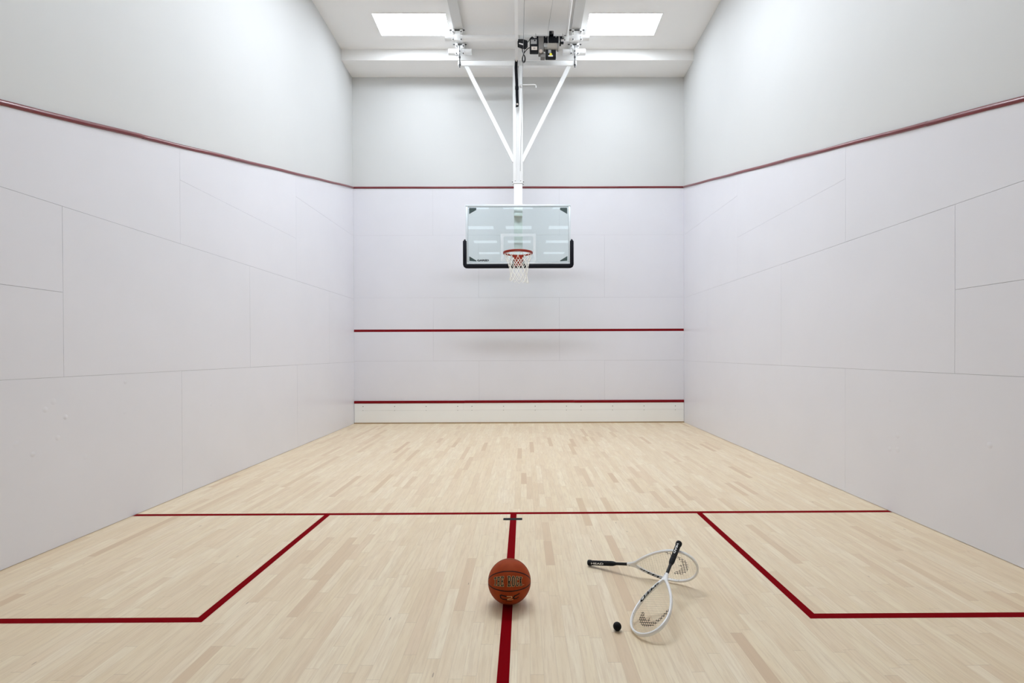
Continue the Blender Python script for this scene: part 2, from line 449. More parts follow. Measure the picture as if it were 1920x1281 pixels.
# ------------------------------------------------------------------ tin along the front wall
tin = thing('tin_board', 'low white tin board with red top edge along the foot of the front wall', 'tin board', (0, -.02, 0))
def tz(x): return -.0022*x                       # it drops slightly from left to right
bm = B()
box(bm, -HX+.006, HX-.006, 0, .0195, .022, .258)
finish(bm, 'lower_board', M['tin'], tin, smooth=False)
bm = B(); box(bm, -HX+.006, -1.086, 0, .0195, .2595, .398); box(bm, -1.0845, HX-.006, 0, .0195, .2595, .398)
finish(bm, 'upper_board', M['tin'], tin, smooth=False)
bm = B()
for p, q, dz in ((-HX+.004, -1.06, .0), (-1.0592, 1.06, .002), (1.0606, HX-.004, .0)):
    prism(bm, [(.0195, .392+dz), (-.004, .392+dz), (-.010, .400+dz), (-.010, .428+dz), (-.004, .438+dz), (.0195, .441+dz)], p, q, 'yz')
finish(bm, 'top_strip', M['red_paint'], tin, angle=60)
bm = B()
for p, q, dy in ((-HX+.004, -2.05, 0), (-2.049, -.03, -.003), (-.027, 1.95, 0), (1.953, HX-.004, -.002)): box(bm, p, q, -.006+dy, .0195, .0008, .0215)
finish(bm, 'batten', M['batten'], tin, smooth=False)
sm = None
for x in (-3.027, -2.415, -1.807, -1.196, -.92, -.307, .305, .913, 1.197, 1.808, 2.419, 3.028):
    for z, r in ((.328, .008), (.2515, .0055)):
        o = finish(lathe(B(), [(0, r), (.0035, r*.8)], (0, 0, 0), (0, -1, 0), 12), 'screw', M['screw'], tin)
        o.location = (x, 0, z - .002*x)

tag(finish(box(B(), -.082, .0725, -5.641, -5.590, .0009, .0014), 'tape_strip', M['black_tape'], smooth=False), 'short black tape strip crossing the red centre line of the floor', 'tape')

# ------------------------------------------------------------------ basketball goal hung from the ceiling
GX, GY = -.002, -.83
goal = thing('basketball_goal', 'ceiling hung basketball goal with glass backboard, white mast and orange rim', 'basketball goal', (0, GY, CEIL))
def gp(bm, name, ma, **k):                       # part in world coordinates
    parent = k.pop('parent', goal); o = finish(bm, name, ma, parent, **k)
    o.matrix_parent_inverse = Matrix.Translation(-Vector((0, GY, CEIL))) if parent is goal else Matrix.Identity(4)
    return o
def pipe(x0, x1, y, z, r, name):
    bm = lathe(B(), [(0, r*.86), (0, r), (x1-x0, r), (x1-x0, r*.86), (x1-x0-.02, r*.84)], (x0, y, z), (1, 0, 0), 28)
    return gp(bm, name, M['white_steel'])
PZ, UY, LY = 6.688, -1.2, -.81
pipe(-1.222, 1.212, UY, PZ, .0505, 'support_pipe')
pipe(-1.222, -.81, LY, PZ, .0505, 'short_pipe')
pipe(.797, 1.197, LY, PZ, .0505, 'short_pipe')
def clamp(cx, y, hw):
    bm = B()
    for s in (-1, 1):
        x = cx+s*hw
        lathe(bm, [(-.016, .050), (-.016, .059), (.016, .059), (.016, .050)], (x, y, PZ), (1, 0, 0), 24)
        box(bm, x-.018, x+.018, y-.066, y-.034, PZ-.082, PZ-.042, .005)
        box(bm, x-.018, x+.018, y-.066, y-.030, PZ+.042, PZ+.088, .005)
        box(bm, x-.026, x+.026, y-.062, y-.020, PZ+.082, PZ+.122, .010)
    # saddle plate between the bands
    box(bm, cx-hw, cx+hw, y-.045, y+.045, PZ+.05, 6.812, .004)
    box(bm, cx-hw+.016, cx+hw-.016, y-.0545, y-.046, PZ-.07, PZ+.05, .003)
    o = gp(bm, 'pipe_clamp', M['white_steel'])
    b2 = B()
    lathe(b2, [(0, .0075), (2*hw+.12, .0075)], (cx-hw-.06, y-.05, PZ+.104), (1, 0, 0), 10)
    for s in (-1, 1):
        lathe(b2, [(0, .012), (.016, .012)], (cx+s*(hw+.035)-.008, y-.05, PZ+.104), (1, 0, 0), 6)
    gp(b2, 'clamp_rod', M['dark'], parent=o)
    for s in (-1, 1):
        for dz in (-.062, .066):
            gp(lathe(B(), [(0, .0105), (.012, .0105), (.012, .005), (.02, .005)], (cx+s*hw, y-.066, PZ+dz), (0, -1, 0), 6), 'bolt', M['dark'], parent=o)
    for ch in o.children: ch.matrix_parent_inverse = Matrix.Identity(4)
    return o
for cx in (-1.011, 1.002): clamp(cx, UY, .068)
for cx in (-1.016, 1.002): clamp(cx, LY, .060)
# hanger bolts from short pipes to crossbar
for hx in (-1.016, 1.003):
    bm = B()
    box(bm, hx-.022, hx+.022, LY-.068, LY-.056, 6.60, 6.715, .003)
    box(bm, hx-.013, hx+.013, LY-.066, LY-.05, 6.535, 6.61, .003)
    h_ = gp(bm, 'hanger_plate', M['white_steel'])
    bm = B(); Y = LY-.074
    lathe(bm, [(0, .009), (.04, .009), (.042, .006), (.09, .006), (.092, .012), (.108, .012), (.11, .006), (.14, .006), (.142, .009), (.175, .009),
               (.178, .006), (.195, .016), (.215, .016), (.229, .008), (.26, .008), (.335, .008), (.337, .018), (.349, .018), (.351, .010), (.385, .010)],
          (hx, LY-.094, 6.752), (0, .0, -1), 12)
    gp(bm, 'hanger_bolt', M['dark'])
# crossbar: square tube with welded stop plates
bm = B(); box(bm, -1.048, 1.034, LY-.085, LY-.002, 6.405, 6.488, .006)
gp(bm, 'crossbar', M['white_steel'])
# mast: two channels with a recessed web, then a single tube
bm = B()
box(bm, -.087, -.024, GY-.06, GY+.045, 4.36, 6.47, .006); box(bm, .017, .085, GY-.06, GY+.045, 4.36, 6.47, .006)
box(bm, -.026, .02, GY-.012, GY+.03, 4.36, 6.47)
gp(bm, 'mast', M['white_steel'])
bm = B(); box(bm, -.076, .074, GY-.055, GY+.05, 3.02, 4.345, .006)
gp(bm, 'lower_mast', M['white_steel'])
bm = B(); box(bm, -.094, .092, GY-.068, GY+.056, 4.345, 4.36, .003); box(bm, -.105, -.085, GY-.07, GY-.03, 4.33, 4.385, .003); box(bm, .08, .102, GY-.07, GY-.03, 4.33, 4.385, .003)
fl = gp(bm, 'mast_flange', M['white_steel'])
for x, z, r in ((-.099, 4.362, .0095), (.094, 4.362, .0095), (-.05, 4.385, .006), (.045, 4.385, .006), (.094, 4.325, .005)):
    gp(lathe(B(), [(0, r), (.014, r)], (x, GY-.068 if abs(x) > .06 else GY-.058, z), (0, -1, 0), 8), 'bolt', M['screw'], parent=fl)
for ch in fl.children: ch.matrix_parent_inverse = Matrix.Identity(4)
# side braces
gp(bar(B(), (-.905, LY-.045, 6.412), (-.07, GY-.03, 4.735), .066, .05, (0, 1, 0)), 'side_brace', M['white_steel'])
gp(bar(B(), (.907, LY-.045, 6.412), (.066, GY-.03, 4.735), .066, .05, (0, 1, 0)), 'side_brace', M['white_steel'])
# front brace up to the ceiling, second horizontal brace at the right
gp(bar(B(), (-.018, -.93, 6.475), (-.004, -2.62, 6.895), .052, .06), 'front_brace', M['white_steel'])
bm = B(); lathe(bm, [(0, .018), (3.2, .018)], (.834, -1.245, 6.70), (-.003, -1, .008), 12); box(bm, .79, .87, -1.262, -1.243, 6.60, 6.735, .003)
br = gp(bm, 'rear_brace', M['white_steel'])
for x, z in ((.80, 6.69), (.795, 6.618)): gp(lathe(B(), [(0, .009), (.01, .009)], (x, -1.262, z), (0, -1, 0), 8), 'bolt', M['dark'], parent=br)
for ch in br.children: ch.matrix_parent_inverse = Matrix.Identity(4)
# hook rod on the mast
bm = B(); tube(bm, [(-.05, -.948, 6.04), (.30, -.948, 6.041), (.312, -.948, 6.036), (.317, -.948, 6.02), (.317, -.948, 5.99)], .0085, 8)
box(bm, .03, .06, -.95, GY-.055, 6.032, 6.048)
gp(bm, 'hook_rod', M['white_steel'])

# backboard
BY = -.985                    # front face of the glass
BW, BZ0, BZ1 = .914, 2.910, 3.942
board = gp(box(B(), -BW+.03, BW-.03, BY, BY+.012, BZ0+.025, BZ1-.03), 'glass_backboard', M['glass'], smooth=False)
def bp(bm, name, ma, **k):
    o = finish(bm, name, ma, board, **k); return o
bm = B()
for x0, x1, z0, z1 in ((-BW, BW, BZ1-.036, BZ1), (-BW, BW, BZ0, BZ0+.03), (-BW, -BW+.036, BZ0+.03, BZ1-.036), (BW-.036, BW, BZ0+.03, BZ1-.036)):
    box(bm, x0, x1, BY-.006, BY+.035, z0, z1, .004)
bp(bm, 'edge_frame', M['alu'])
bm = B(); g = .046
for x0, x1, z0, z1 in ((-BW+.036, BW-.036, BZ1-.042, BZ1-.0365), (-BW+.036, BW-.036, BZ0+.0305, BZ0+.035), (-BW+.0365, -BW+.041, BZ0+.03, BZ1-.04), (BW-.041, BW-.0365, BZ0+.03, BZ1-.04)):
    box(bm, x0, x1, BY-.003, BY-.0005, z0, z1)
bp(bm, 'frame_gasket', mat('grey_gasket', (.22, .27, .30), .5), smooth=False)
bm = B()
X, z0, z1, t = .305, 2.952, 3.438, .048
for q in ((-X, X, z1-t, z1), (-X, -X+t, z0, z1-t), (X-t, X, z0, z1-t), (-X+t, X-t, z0, z0+t)): box(bm, q[0], q[1], BY-.0012, BY-.0002, q[2], q[3])
mfr = M['frost']; mfr.node_tree.nodes['Principled BSDF'].inputs['Alpha'].default_value = .45
bp(bm, 'shooter_square', mfr, smooth=False)
for sx in (-1, 1):
    for top in (1, 0):
        bm = B()
        xo, xi = sx*.853, sx*.728
        if top: pl = [(xo, 3.886), (xi, 3.886), (xi, 3.850), (xo, 3.778)]
        else: pl = [(xo, 3.045), (xo, 2.965), (xi, 2.955), (xi, 2.970)]
        prism(bm, pl, BY-.004, BY-.0005, 'xz')
        bp(bm, 'corner_clip', M['bracket_green'], smooth=False)
# printed name at the lower left of the glass
bm = map_bm(text_mesh('GARED', .05, 10), lambda a, b: Vector((-.717 + a*.203, BY-.0016, 2.956 + b*.036)))
bp(bm, 'lettering', M['ink'], smooth=False)
# standoffs between mast and board
for z0, z1 in ((3.75, 3.80), (3.02, 3.10)): gp(box(B(), -.074, .072, BY+.0125, GY-.055, z0, z1, .003), 'board_mount', M['white_steel'])
# padding around the lower edge: one continuous rounded U
path = [(-.931, 3.325), (-.931, 3.305), (-.931, 3.0), (-.931, 2.90), (-.925, 2.885), (-.910, 2.876), (-.89, 2.874), (0, 2.874), (.89, 2.874), (.910, 2.876), (.925, 2.885), (.931, 2.90), (.931, 3.0), (.931, 3.305), (.931, 3.325)]
bm = B(); rings = []
for i, (x, z) in enumerate(path):
    a = Vector(path[max(0, i-1)]); b = Vector(path[min(len(path)-1, i+1)]); tn = (b-a).normalized(); nn = Vector((-tn.y, tn.x))
    ring = []
    e = .55 if i in (0, len(path)-1) else 1
    for k in range(16):
        an = 2*PI*k/16; ca, sa = math.cos(an), math.sin(an)
        pw = lambda v: math.copysign(abs(v)**.5, v)
        q = nn*(pw(ca)*.034*e)
        ring.append(bm.verts.new((x+q.x, BY+.018+pw(sa)*.038*e, z+q.y)))
    rings.append(ring)
for A, C in zip(rings, rings[1:]):
    for k in range(16): bm.faces.new((A[k], A[(k+1) % 16], C[(k+1) % 16], C[k]))
for R_, s in ((rings[0], 1), (rings[-1], -1)):
    c = [bm.verts.new(Vector(v.co)*1) for v in R_]
    mid = sum((v.co for v in c), Vector())/16
    for v in c: v.co = mid + (v.co-mid)*.5; v.co.z += .018
    for k in range(16): bm.faces.new((R_[k], R_[(k+1) % 16], c[(k+1) % 16], c[k]))
    bm.faces.new(c)
gp(bm, 'edge_padding', M['pad'], angle=50)

# rim with breakaway housing and net
RY, RZ, RR = -1.368, 3.030, .237
bm = B(); tube(bm, [(RR*math.cos(2*PI*k/64)+GX, RY+RR*math.sin(2*PI*k/64), RZ) for k in range(64)], .0125, 10, closed=True)
rim = gp(bm, 'rim', M['rim'])
def rp(bm, name, ma, **k): return finish(bm, name, ma, rim, **k)
rp(tube(B(), [(GX+(RR+.002)*math.cos(PI+.06+(PI-.12)*k/40), RY+(RR+.002)*math.sin(PI+.06+(PI-.12)*k/40), RZ-.020) for k in range(41)], .0095, 8), 'net_track', M['rim'])
bm = B()
box(bm, GX-.076, GX+.076, BY-.075, BY-.003, 2.865, 3.035, .008)
prism(bm, [(GX-.076, 3.022), (GX+.076, 3.022), (GX+.055, 2.865), (GX-.055, 2.865)], -1.16, BY-.07)
box(bm, GX-.10, GX-.07, -1.155, BY-.04, 3.01, 3.036, .004); box(bm, GX+.07, GX+.10, -1.155, BY-.04, 3.01, 3.036, .004)
rp(bm, 'rim_housing', M['rim'])
for x in (GX-.093, GX+.093):
    rp(lathe(B(), [(0, .016), (.014, .016)], (x, BY-.003, 2.965), (0, -1, 0), 10), 'bolt', M['screw'])
for k in range(12):
    a = 2*PI*(k+.5)/12
    c = Vector((GX+(RR-.004)*math.cos(a), RY+(RR-.004)*math.sin(a), RZ-.008))
    tdir = Vector((-math.sin(a), math.cos(a), 0)); rp(tube(B(), [c-tdir*.016, c-tdir*.012-Vector((0, 0, .016)), c+tdir*.012-Vector((0, 0, .016)), c+tdir*.016], .0035, 6), 'net_hook', M['rim'])
# net: 12 loops of diamond mesh narrowing to a skirt, hanging a little askew
lev = [(0, .232), (.07, .205), (.145, .178), (.215, .156), (.285, .145), (.355, .142), (.42, .150), (.475, .158)]
def netp(l, k):
    z, r = lev[l]; a = 2*PI*(k + (.5 if l % 2 else 0) + .5)/12
    rnd = random.Random(l*31+k % 12)
    j = .006*l/7
    return Vector((GX + .012*l/7*1.2 + r*math.cos(a)*(1+rnd.uniform(-.05, .05)*(l > 1)), RY + r*math.sin(a), RZ-.015-z-rnd.uniform(-1, 1)*j*2 - (.02*math.cos(a) if l > 5 else 0)))
bm = B()
for k in range(12):
    for l in range(7):
        p = netp(l, k); 
        for dk in ((0, -1) if l % 2 == 0 else (0, 1)):
            q = netp(l+1, k+dk)
            mid = (p+q)/2 + Vector((0, 0, -.006))
            tube(bm, [p, mid, q], .0046 if l < 6 else .004, 5)
rp(bm, 'net', M['net'])

# ------------------------------------------------------------------ safety strap, cable, winch
strap = thing('safety_strap', 'black webbing safety strap hanging down the front of the white mast', 'strap', (0, -.965, 5.644))
cen = [(-.018, 6.49), (-.026, 6.40), (-.029, 6.33), (-.025, 6.22), (-.020, 6.127), (-.016, 6.03), (-.014, 5.95), (-.013, 5.86), (-.009, 5.76), (-.006, 5.70), (-.012, 5.644)]
bm = B(); ra = []
for i, (x, z) in enumerate(cen):
    tilt = .006 if i == 0 else (-.006 if i == len(cen)-1 else 0)
    yy = -.970 + .003*math.sin(i*1.3)
    ra.append([bm.verts.new((x-.025, yy, z+tilt)), bm.verts.new((x+.025, yy, z-tilt)), bm.verts.new((x+.025, yy+.005, z-tilt)), bm.verts.new((x-.025, yy+.005, z+tilt))])
for A, C in zip(ra, ra[1:]):
    for k in range(4): bm.faces.new((A[k], A[(k+1) % 4], C[(k+1) % 4], C[k]))
bm.faces.new(ra[0][::-1]); bm.faces.new(ra[-1])
def sp_(bm, name, ma, **k):
    o = finish(bm, name, ma, strap, **k); o.matrix_parent_inverse = Matrix.Translation(-Vector((0, -.965, 5.644))); return o
sp_(bm, 'webbing', M['strap'], smooth=False)
sp_(box(B(), -.045, .016, -.979, -.958, 5.945, 6.0, .004), 'keeper', M['strap'])
for x, z in ((-.022, 6.445), (-.008, 5.69)):
    sp_(lathe(B(), [(0, .016), (.004, .016), (.007, .012)], (x, -.969, z), (0, -1, 0), 16), 'grommet', M['cream'])

tag(finish(tube(B(), [(.039, -.905, 4.554), (.039, -.93, 4.57), (.121, -2.0, 6.898)], .0032, 6), 'lifting_cable', M['cable']),
    'thin steel cable running down beside the white mast from the ceiling', 'cable')

WY = -1.30
winch = thing('hoist_winch', 'black and grey electric hoist winch clamped to the white ceiling pipe', 'winch', (.5, -1.25, 6.27))
def wp(bm, name, ma, parent=None, **k):
    o = finish(bm, name, ma, parent or winch, **k)
    if parent is None: o.matrix_parent_inverse = Matrix.Translation(-Vector((.5, -1.25, 6.27)))
    return o
bm = B(); box(bm, .296, .778, -1.272, -1.262, 6.637, 6.679, .002); box(bm, .337, .73, -1.272, -1.262, 6.515, 6.64, .002)
box(bm, .337, .73, -1.36, -1.262, 6.515, 6.521); box(bm, .296, .34, -1.272, -1.262, 6.63, 6.679); box(bm, .70, .775, -1.30, -1.262, 6.545, 6.572, .003)
plate = wp(bm, 'mounting_plate', M['black_steel'])
for x in (.31, .765):
    bm = B(); tube(bm, [(x, -1.29, 6.655), (x, -1.255, 6.655), (x, -1.255, 6.72), (x, -1.23, 6.745), (x, -1.19, 6.745)], .006, 8)
    lathe(bm, [(0, .013), (.014, .013)], (x, -1.272, 6.655), (0, -1, 0), 6)
    wp(bm, 'u_bolt', M['zinc'], plate)
for x in (.479, .648): wp(lathe(B(), [(0, .007), (.006, .007)], (x, -1.272, 6.663), (0, -1, 0), 10), 'bolt', M['zinc'], plate)
bm = B(); box(bm, .350, .437, -1.40, -1.273, 6.325, 6.602, .01); box(bm, .385, .46, -1.38, -1.285, 6.263, 6.335, .006)
gear = wp(bm, 'gearbox', M['gear'])
wp(lathe(B(), [(0, .029), (.012, .029), (.016, .024), (.016, .012), (.022, .010)], (.388, -1.40, 6.345), (0, -1, 0), 20), 'shaft_cap', M['cap'], gear)
for x in (.375, .392, .412): wp(lathe(B(), [(0, .007), (.004, .007)], (x, -1.40, 6.585), (0, -1, 0), 8), 'bolt', M['screw'], gear)
drum = wp(lathe(B(), [(0, .058), (.02, .066), (.03, .066), (.03, .06), (.235, .06), (.235, .066), (.245, .066)], (.437, -1.335, 6.452), (1, 0, 0), 32), 'drum', M['drum'])
prof = [(0, .060)]
for k in range(14): prof += [(.002+k*.0117, .0605), (.006+k*.0117, .0645), (.010+k*.0117, .0605)]
wp(lathe(B(), prof, (.497, -1.335, 6.452), (1, 0, 0), 28), 'cable_wraps', M['wrap'], drum)
wp(lathe(B(), [(0, .104), (.010, .104)], (.686, -1.335, 6.508), (1, 0, 0), 32), 'drum_flange', M['zinc'])
mo = wp(box(B(), .206, .35, -1.39, -1.27, 6.372, 6.575, .008), 'motor', M['black_steel'])
wp(box(B(), .224, .323, -1.3925, -1.3905, 6.474, 6.548), 'label', M['silver_label'], mo, smooth=False)
wp(box(B(), .233, .328, -1.3925, -1.3905, 6.375, 6.430), 'label', M['cream'], mo, smooth=False)
wp(box(B(), .262, .302, -1.394, -1.3926, 6.397, 6.409), 'label_print', M['gear'], mo, smooth=False)
wp(lathe(B(), [(0, .012), (.002, .012)], (.290, -1.3926, 6.530), (0, -1, 0), 10), 'label_emblem', M['ink'], mo)
lb = wp(box(B(), .467, .64, -1.385, -1.285, 6.268, 6.385, .006), 'limit_switch_box', M['pcb'])
wp(box(B(), .512, .559, -1.388, -1.3855, 6.326, 6.378), 'label', M['silver_label'], lb, smooth=False)
wp(lathe(B(), [(0, .022), (.0015, .022)], (.553, -1.3885, 6.304), (0, -1, 0), 16), 'warning_label', M['yellow'], lb)
wp(box(B(), .512, .589, -1.388, -1.3855, 6.270, 6.291), 'label', M['white_label'], lb, smooth=False)
wp(box(B(), .642, .650, -1.375, -1.29, 6.280, 6.375), 'switch_bracket', M['zinc'])
bm = B(); box(bm, .532, .606, -1.325, -1.262, 6.672, 6.734, .004)
pu = wp(bm, 'pulley_block', M['black_steel'])
wp(box(B(), .575, .602, -1.328, -1.3255, 6.684, 6.726), 'pulley', M['gear'], pu, smooth=False)
wp(tube(B(), [(.511, -1.402, 6.46), (.507, -1.40, 6.53), (.513, -1.345, 6.725), (.5135, -1.338, 6.74), (.553, -2.0, 6.775), (.60, -2.85, 6.82)], .0035, 6), 'winch_cable', M['zinc'])
# junction box left of the motor with its cord
jb = thing('junction_box', 'small black junction box with looped black cord behind the front brace', 'junction box', (.1, -1.26, 6.46))
def jp(bm, name, ma, parent=None, **k):
    o = finish(bm, name, ma, parent or jb, **k)
    if parent is None: o.matrix_parent_inverse = Matrix.Translation(-Vector((.1, -1.26, 6.46)))
    return o
bm = B(); prism(bm, [(.005, 6.578), (.085, 6.582), (.168, 6.555), (.172, 6.50), (.14, 6.465), (.085, 6.468), (.005, 6.50)], -1.35, -1.262)
bx = jp(bm, 'housing', M['pcb'], smooth=False)
bm = B(); prism(bm, [(.025, 6.500), (.03, 6.518), (.102, 6.500), (.096, 6.480)], -1.3525, -1.3505); jp(bm, 'label', M['white_label'], bx, smooth=False)
jp(box(B(), .020, .044, -1.262, -1.24, 6.57, 6.70, .003), 'pipe_bracket', M['zinc'])
def spline(P, n=8):
    P = [Vector(p) for p in P]; out = []
    for i in range(len(P)-1):
        a, b, c, d = P[max(i-1, 0)], P[i], P[i+1], P[min(i+2, len(P)-1)]
        for k in range(n):
            t = k/n; out.append(.5*((2*b)+(c-a)*t+(2*a-5*b+4*c-d)*t*t+(3*b-a-3*c+d)*t**3))
    return out+[P[-1]]
Y = -1.335
bm = B()
tube(bm, spline([(.122, Y, 6.47), (.095, Y, 6.44), (.083, Y, 6.42), (.088, Y, 6.38), (.104, Y-.008, 6.335), (.090, Y-.008, 6.30), (.080, Y, 6.262), (.086, Y, 6.215), (.103, Y, 6.20), (.124, Y, 6.215), (.132, Y, 6.262), (.124, Y+.006, 6.31), (.106, Y+.006, 6.338), (.125, Y+.006, 6.38), (.165, Y+.01, 6.43), (.202, Y+.02, 6.458)]), .0068, 6)
tube(bm, spline([(.13, Y, 6.47), (.118, Y, 6.42), (.112, Y+.01, 6.34), (.122, Y+.004, 6.28), (.118, Y, 6.23), (.098, Y, 6.22), (.088, Y, 6.26), (.100, Y, 6.32)]), .006, 6)
tube(bm, spline([(.20, Y+.02, 6.585), (.225, Y, 6.61), (.25, Y, 6.625), (.27, Y, 6.60), (.245, Y, 6.575), (.23, Y, 6.595), (.255, Y, 6.615), (.275, Y, 6.58), (.26, Y+.01, 6.555)]), .006, 6)
tube(bm, spline([(.172, Y+.04, 6.56), (.19, Y+.03, 6.575), (.20, Y+.02, 6.585)]), .006, 6)
jp(bm, 'cord', M['pcb'])
jp(lathe(B(), [(0, .014), (.012, .014)], (.105, Y, 6.344), (0, 0, -1), 10), 'cord_tie', M['zinc'])

# ------------------------------------------------------------------ basketball
BR = .116
bb = thing('basketball', 'brown leather basketball with black seams resting on the red centre line', 'ball', (.008, -6.979, .0008))
CB = Vector((0, 0, BR))
th0 = math.radians(24.6)
def bpt(lam, phi, r):            # lam towards +x, phi up from the direction facing the viewpoint
    a = th0+phi
    return CB + r*Vector((math.sin(lam), -math.cos(lam)*math.cos(a), math.cos(lam)*math.sin(a)))
bm = B(); bmesh.ops.create_icosphere(bm, subdivisions=6, radius=BR, matrix=Matrix.Translation(CB))
finish(bm, 'skin', M['leather'], bb, angle=180)
def ribbon(bm, pts, half, lift):
    """channel strip on the ball through unit-direction points"""
    pr_ = [((p-CB).normalized()) for p in pts]; rows = []
    for i, p in enumerate(pr_):
        t = (pr_[min(i+1, len(pr_)-1)]-pr_[max(i-1, 0)]).normalized(); s = p.cross(t).normalized()
        rows.append([bm.verts.new(CB + (p + s*(q*half/BR)).normalized()*(BR+dz)) for q, dz in ((-1, -.0002), (-.55, lift), (.55, lift), (1, -.0002))])
    for A, C in zip(rows, rows[1:]):
        for k in range(3): bm.faces.new((A[k], A[k+1], C[k+1], C[k]))
R = math.radians
seam_angles = [24.3, -24.3, 74, -74, 125, -125, 180]
for a in seam_angles:
    bm = B(); ribbon(bm, [bpt(R(-79+158*k/60), R(a), BR) for k in range(61)], .0033, .0004)
    finish(bm, 'seam', M['ball_black'], bb, angle=180)
for s in (-1, 1):
    bm = B(); ribbon(bm, [bpt(R(79*s), 2*PI*k/40, BR) for k in range(41)], .003, .0004)
    finish(bm, 'seam', M['ball_black'], bb, angle=180)
GLY = {
 'T': [[(.5, 0), (.5, 1)], [(0, 1), (1, 1)], [(.2, 0), (.8, 0)], [(.04, 1), (.04, .84)], [(.96, 1), (.96, .84)]],
 'H': [[(.2, 0), (.2, 1)], [(.8, 0), (.8, 1)], [(.2, .5), (.8, .5)], [(0, 0), (.4, 0)], [(.6, 0), (1, 0)], [(0, 1), (.4, 1)], [(.6, 1), (1, 1)]],
 'E': [[(.22, 0), (.22, 1)], [(0, 1), (.95, 1)], [(0, 0), (.95, 0)], [(.22, .5), (.7, .5)], [(.93, 1), (.93, .82)], [(.93, 0), (.93, .18)], [(.7, .6), (.7, .4)]],
 'R': [[(.2, 0), (.2, 1)], [(0, 1), (.66, 1), (.86, .88), (.86, .62), (.66, .48), (.2, .48)], [(.5, .48), (.86, 0)], [(0, 0), (.4, 0)], [(.76, 0), (1, 0)]],
 'O': [[(.3, 0), (.7, 0), (.9, .16), (.9, .84), (.7, 1), (.3, 1), (.1, .84), (.1, .16), (.3, 0), (.7, 0)]],
 'C': [[(.9, .72), (.9, .86), (.7, 1), (.3, 1), (.1, .84), (.1, .16), (.3, 0), (.7, 0), (.9, .14), (.9, .28)]],
 'K': [[(.2, 0), (.2, 1)], [(0, 0), (.4, 0)], [(0, 1), (.4, 1)], [(.2, .42), (.82, 1)], [(.4, .58), (.84, 0)], [(.66, 1), (1, 1)], [(.68, 0), (1, 0)]],
}
def stroke(bm, pts, half, fn, z=0):
    """polyline with square-cut width on a mapped surface; pts and half in metric 2D"""
    P = [Vector(p) for p in pts]
    for a, b in zip(P, P[1:]):
        d = (b-a).normalized(); n = Vector((-d.y, d.x))*half
        a2, b2 = a-d*half, b+d*half; k = max(2, int((b2-a2).length/.003)); prev = None
        for i in range(k+1):
            c = a2+(b2-a2)*i/k; e = [bm.verts.new(fn(c-n)), bm.verts.new(fn(c+n))]
            if prev: bm.faces.new((prev[0], e[0], e[1], prev[1]))
            prev = e
def wordmark(half, lift):
    bm = B(); x0 = -.0865; lw, gap, h = .0172, .0040, .050
    fn = lambda p: bpt(p.x/BR, p.y/BR, BR+lift)
    x = x0
    for ch in 'THE ROCK':
        if ch == ' ': x += .0165; continue
        for st in GLY[ch]: stroke(bm, [(x+.0022+u*(lw-.0044), (v-.5)*(h-.005)-.0005) for u, v in st], half, fn)
        x += lw+gap
    if half > .003:
        stroke(bm, [(.0835, -.0225), (.0855, -.0225)], .0015, fn)
    return bm
finish(wordmark(.0038, .0004), 'lettering_outline', M['cream_ink'], bb, smooth=False)
finish(wordmark(.0023, .0007), 'lettering', M['ink'], bb, smooth=False)
fn2 = lambda p: bpt(p.x/BR, p.y/BR, BR+.0005)
bm = B(); y0 = -.088
stroke(bm, [(-.012, y0+.010), (-.040, y0+.013), (-.046, y0+.008), (-.043, y0-.008), (-.034, y0-.012), (-.012, y0-.012)], .0033, fn2)
stroke(bm, [(.056, y0+.017), (.040, y0+.012), (.030, y0+.009), (.024, y0+.001), (.027, y0-.009), (.040, y0-.011), (.050, y0-.006)], .0033, fn2)
stroke(bm, [(-.014, y0-.024), (.014, y0-.024)], .002, fn2)
finish(bm, 'emblem', M['ink'], bb, smooth=False)
fn3 = lambda p: bpt(p.x/BR, p.y/BR, BR+.0008)
bm = B(); stroke(bm, [(-.010, y0+.010), (.014, y0+.010), (.016, y0+.004), (.013, y0-.001), (-.006, y0-.006), (-.007, y0-.012), (.022, y0-.012)], .0014, fn3)
finish(bm, 'emblem_numeral', M['cream_ink'], bb, smooth=False)

# squash ball
bm = B(); bmesh.ops.create_icosphere(bm, subdivisions=5, radius=.0202)
sq = finish(bm, 'squash_ball', M['ball_black'], angle=180); sq.location = (.542, -7.258, .0204)
tag(sq, 'small black rubber squash ball beside the nearer racket head', 'ball')

# ------------------------------------------------------------------ squash rackets
RL, RU0, RW = .686, .300, .1026
def hoop_pts(n=72):
    P = []
    ymax = max(math.sin(t)*math.sin(t/2)**.9 for t in [PI*k/400 for k in range(401)])
    for k in range(-n, n+1):
        t = PI - PI*abs(k)/n
        y = math.sin(t)*math.sin(t/2)**.9/ymax*(RW-.006)
        P.append(Vector((RU0+(RL-.006-RU0)*(1-math.cos(t))/2, math.copysign(y, k), 0)))
    return P                                             # from throat along -v side, round the tip, back along +v side
HP = hoop_pts()
def in_hoop(u, v):
    t = math.acos(max(-1, min(1, 1-2*(u-RU0)/(RL-.006-RU0)))); ymax = .7766
    return u > RU0 and u < RL-.006 and abs(v) < HALF(u)
def HALF(u):
    c = 1-2*(u-RU0)/(RL-.006-RU0)
    if abs(c) >= 1: return 0
    t = math.acos(c)
    return math.sin(t)*math.sin(t/2)**.9/YM*(RW-.006)
YM = max(math.sin(t)*math.sin(t/2)**.9 for t in [PI*k/400 for k in range(401)])
def hoop_frame(i):
    a, b = HP[max(i-1, 0)], HP[min(i+1, len(HP)-1)]
    t = (b-a).normalized(); n = Vector((t.y, -t.x, 0))       # n: outwards
    return t, n
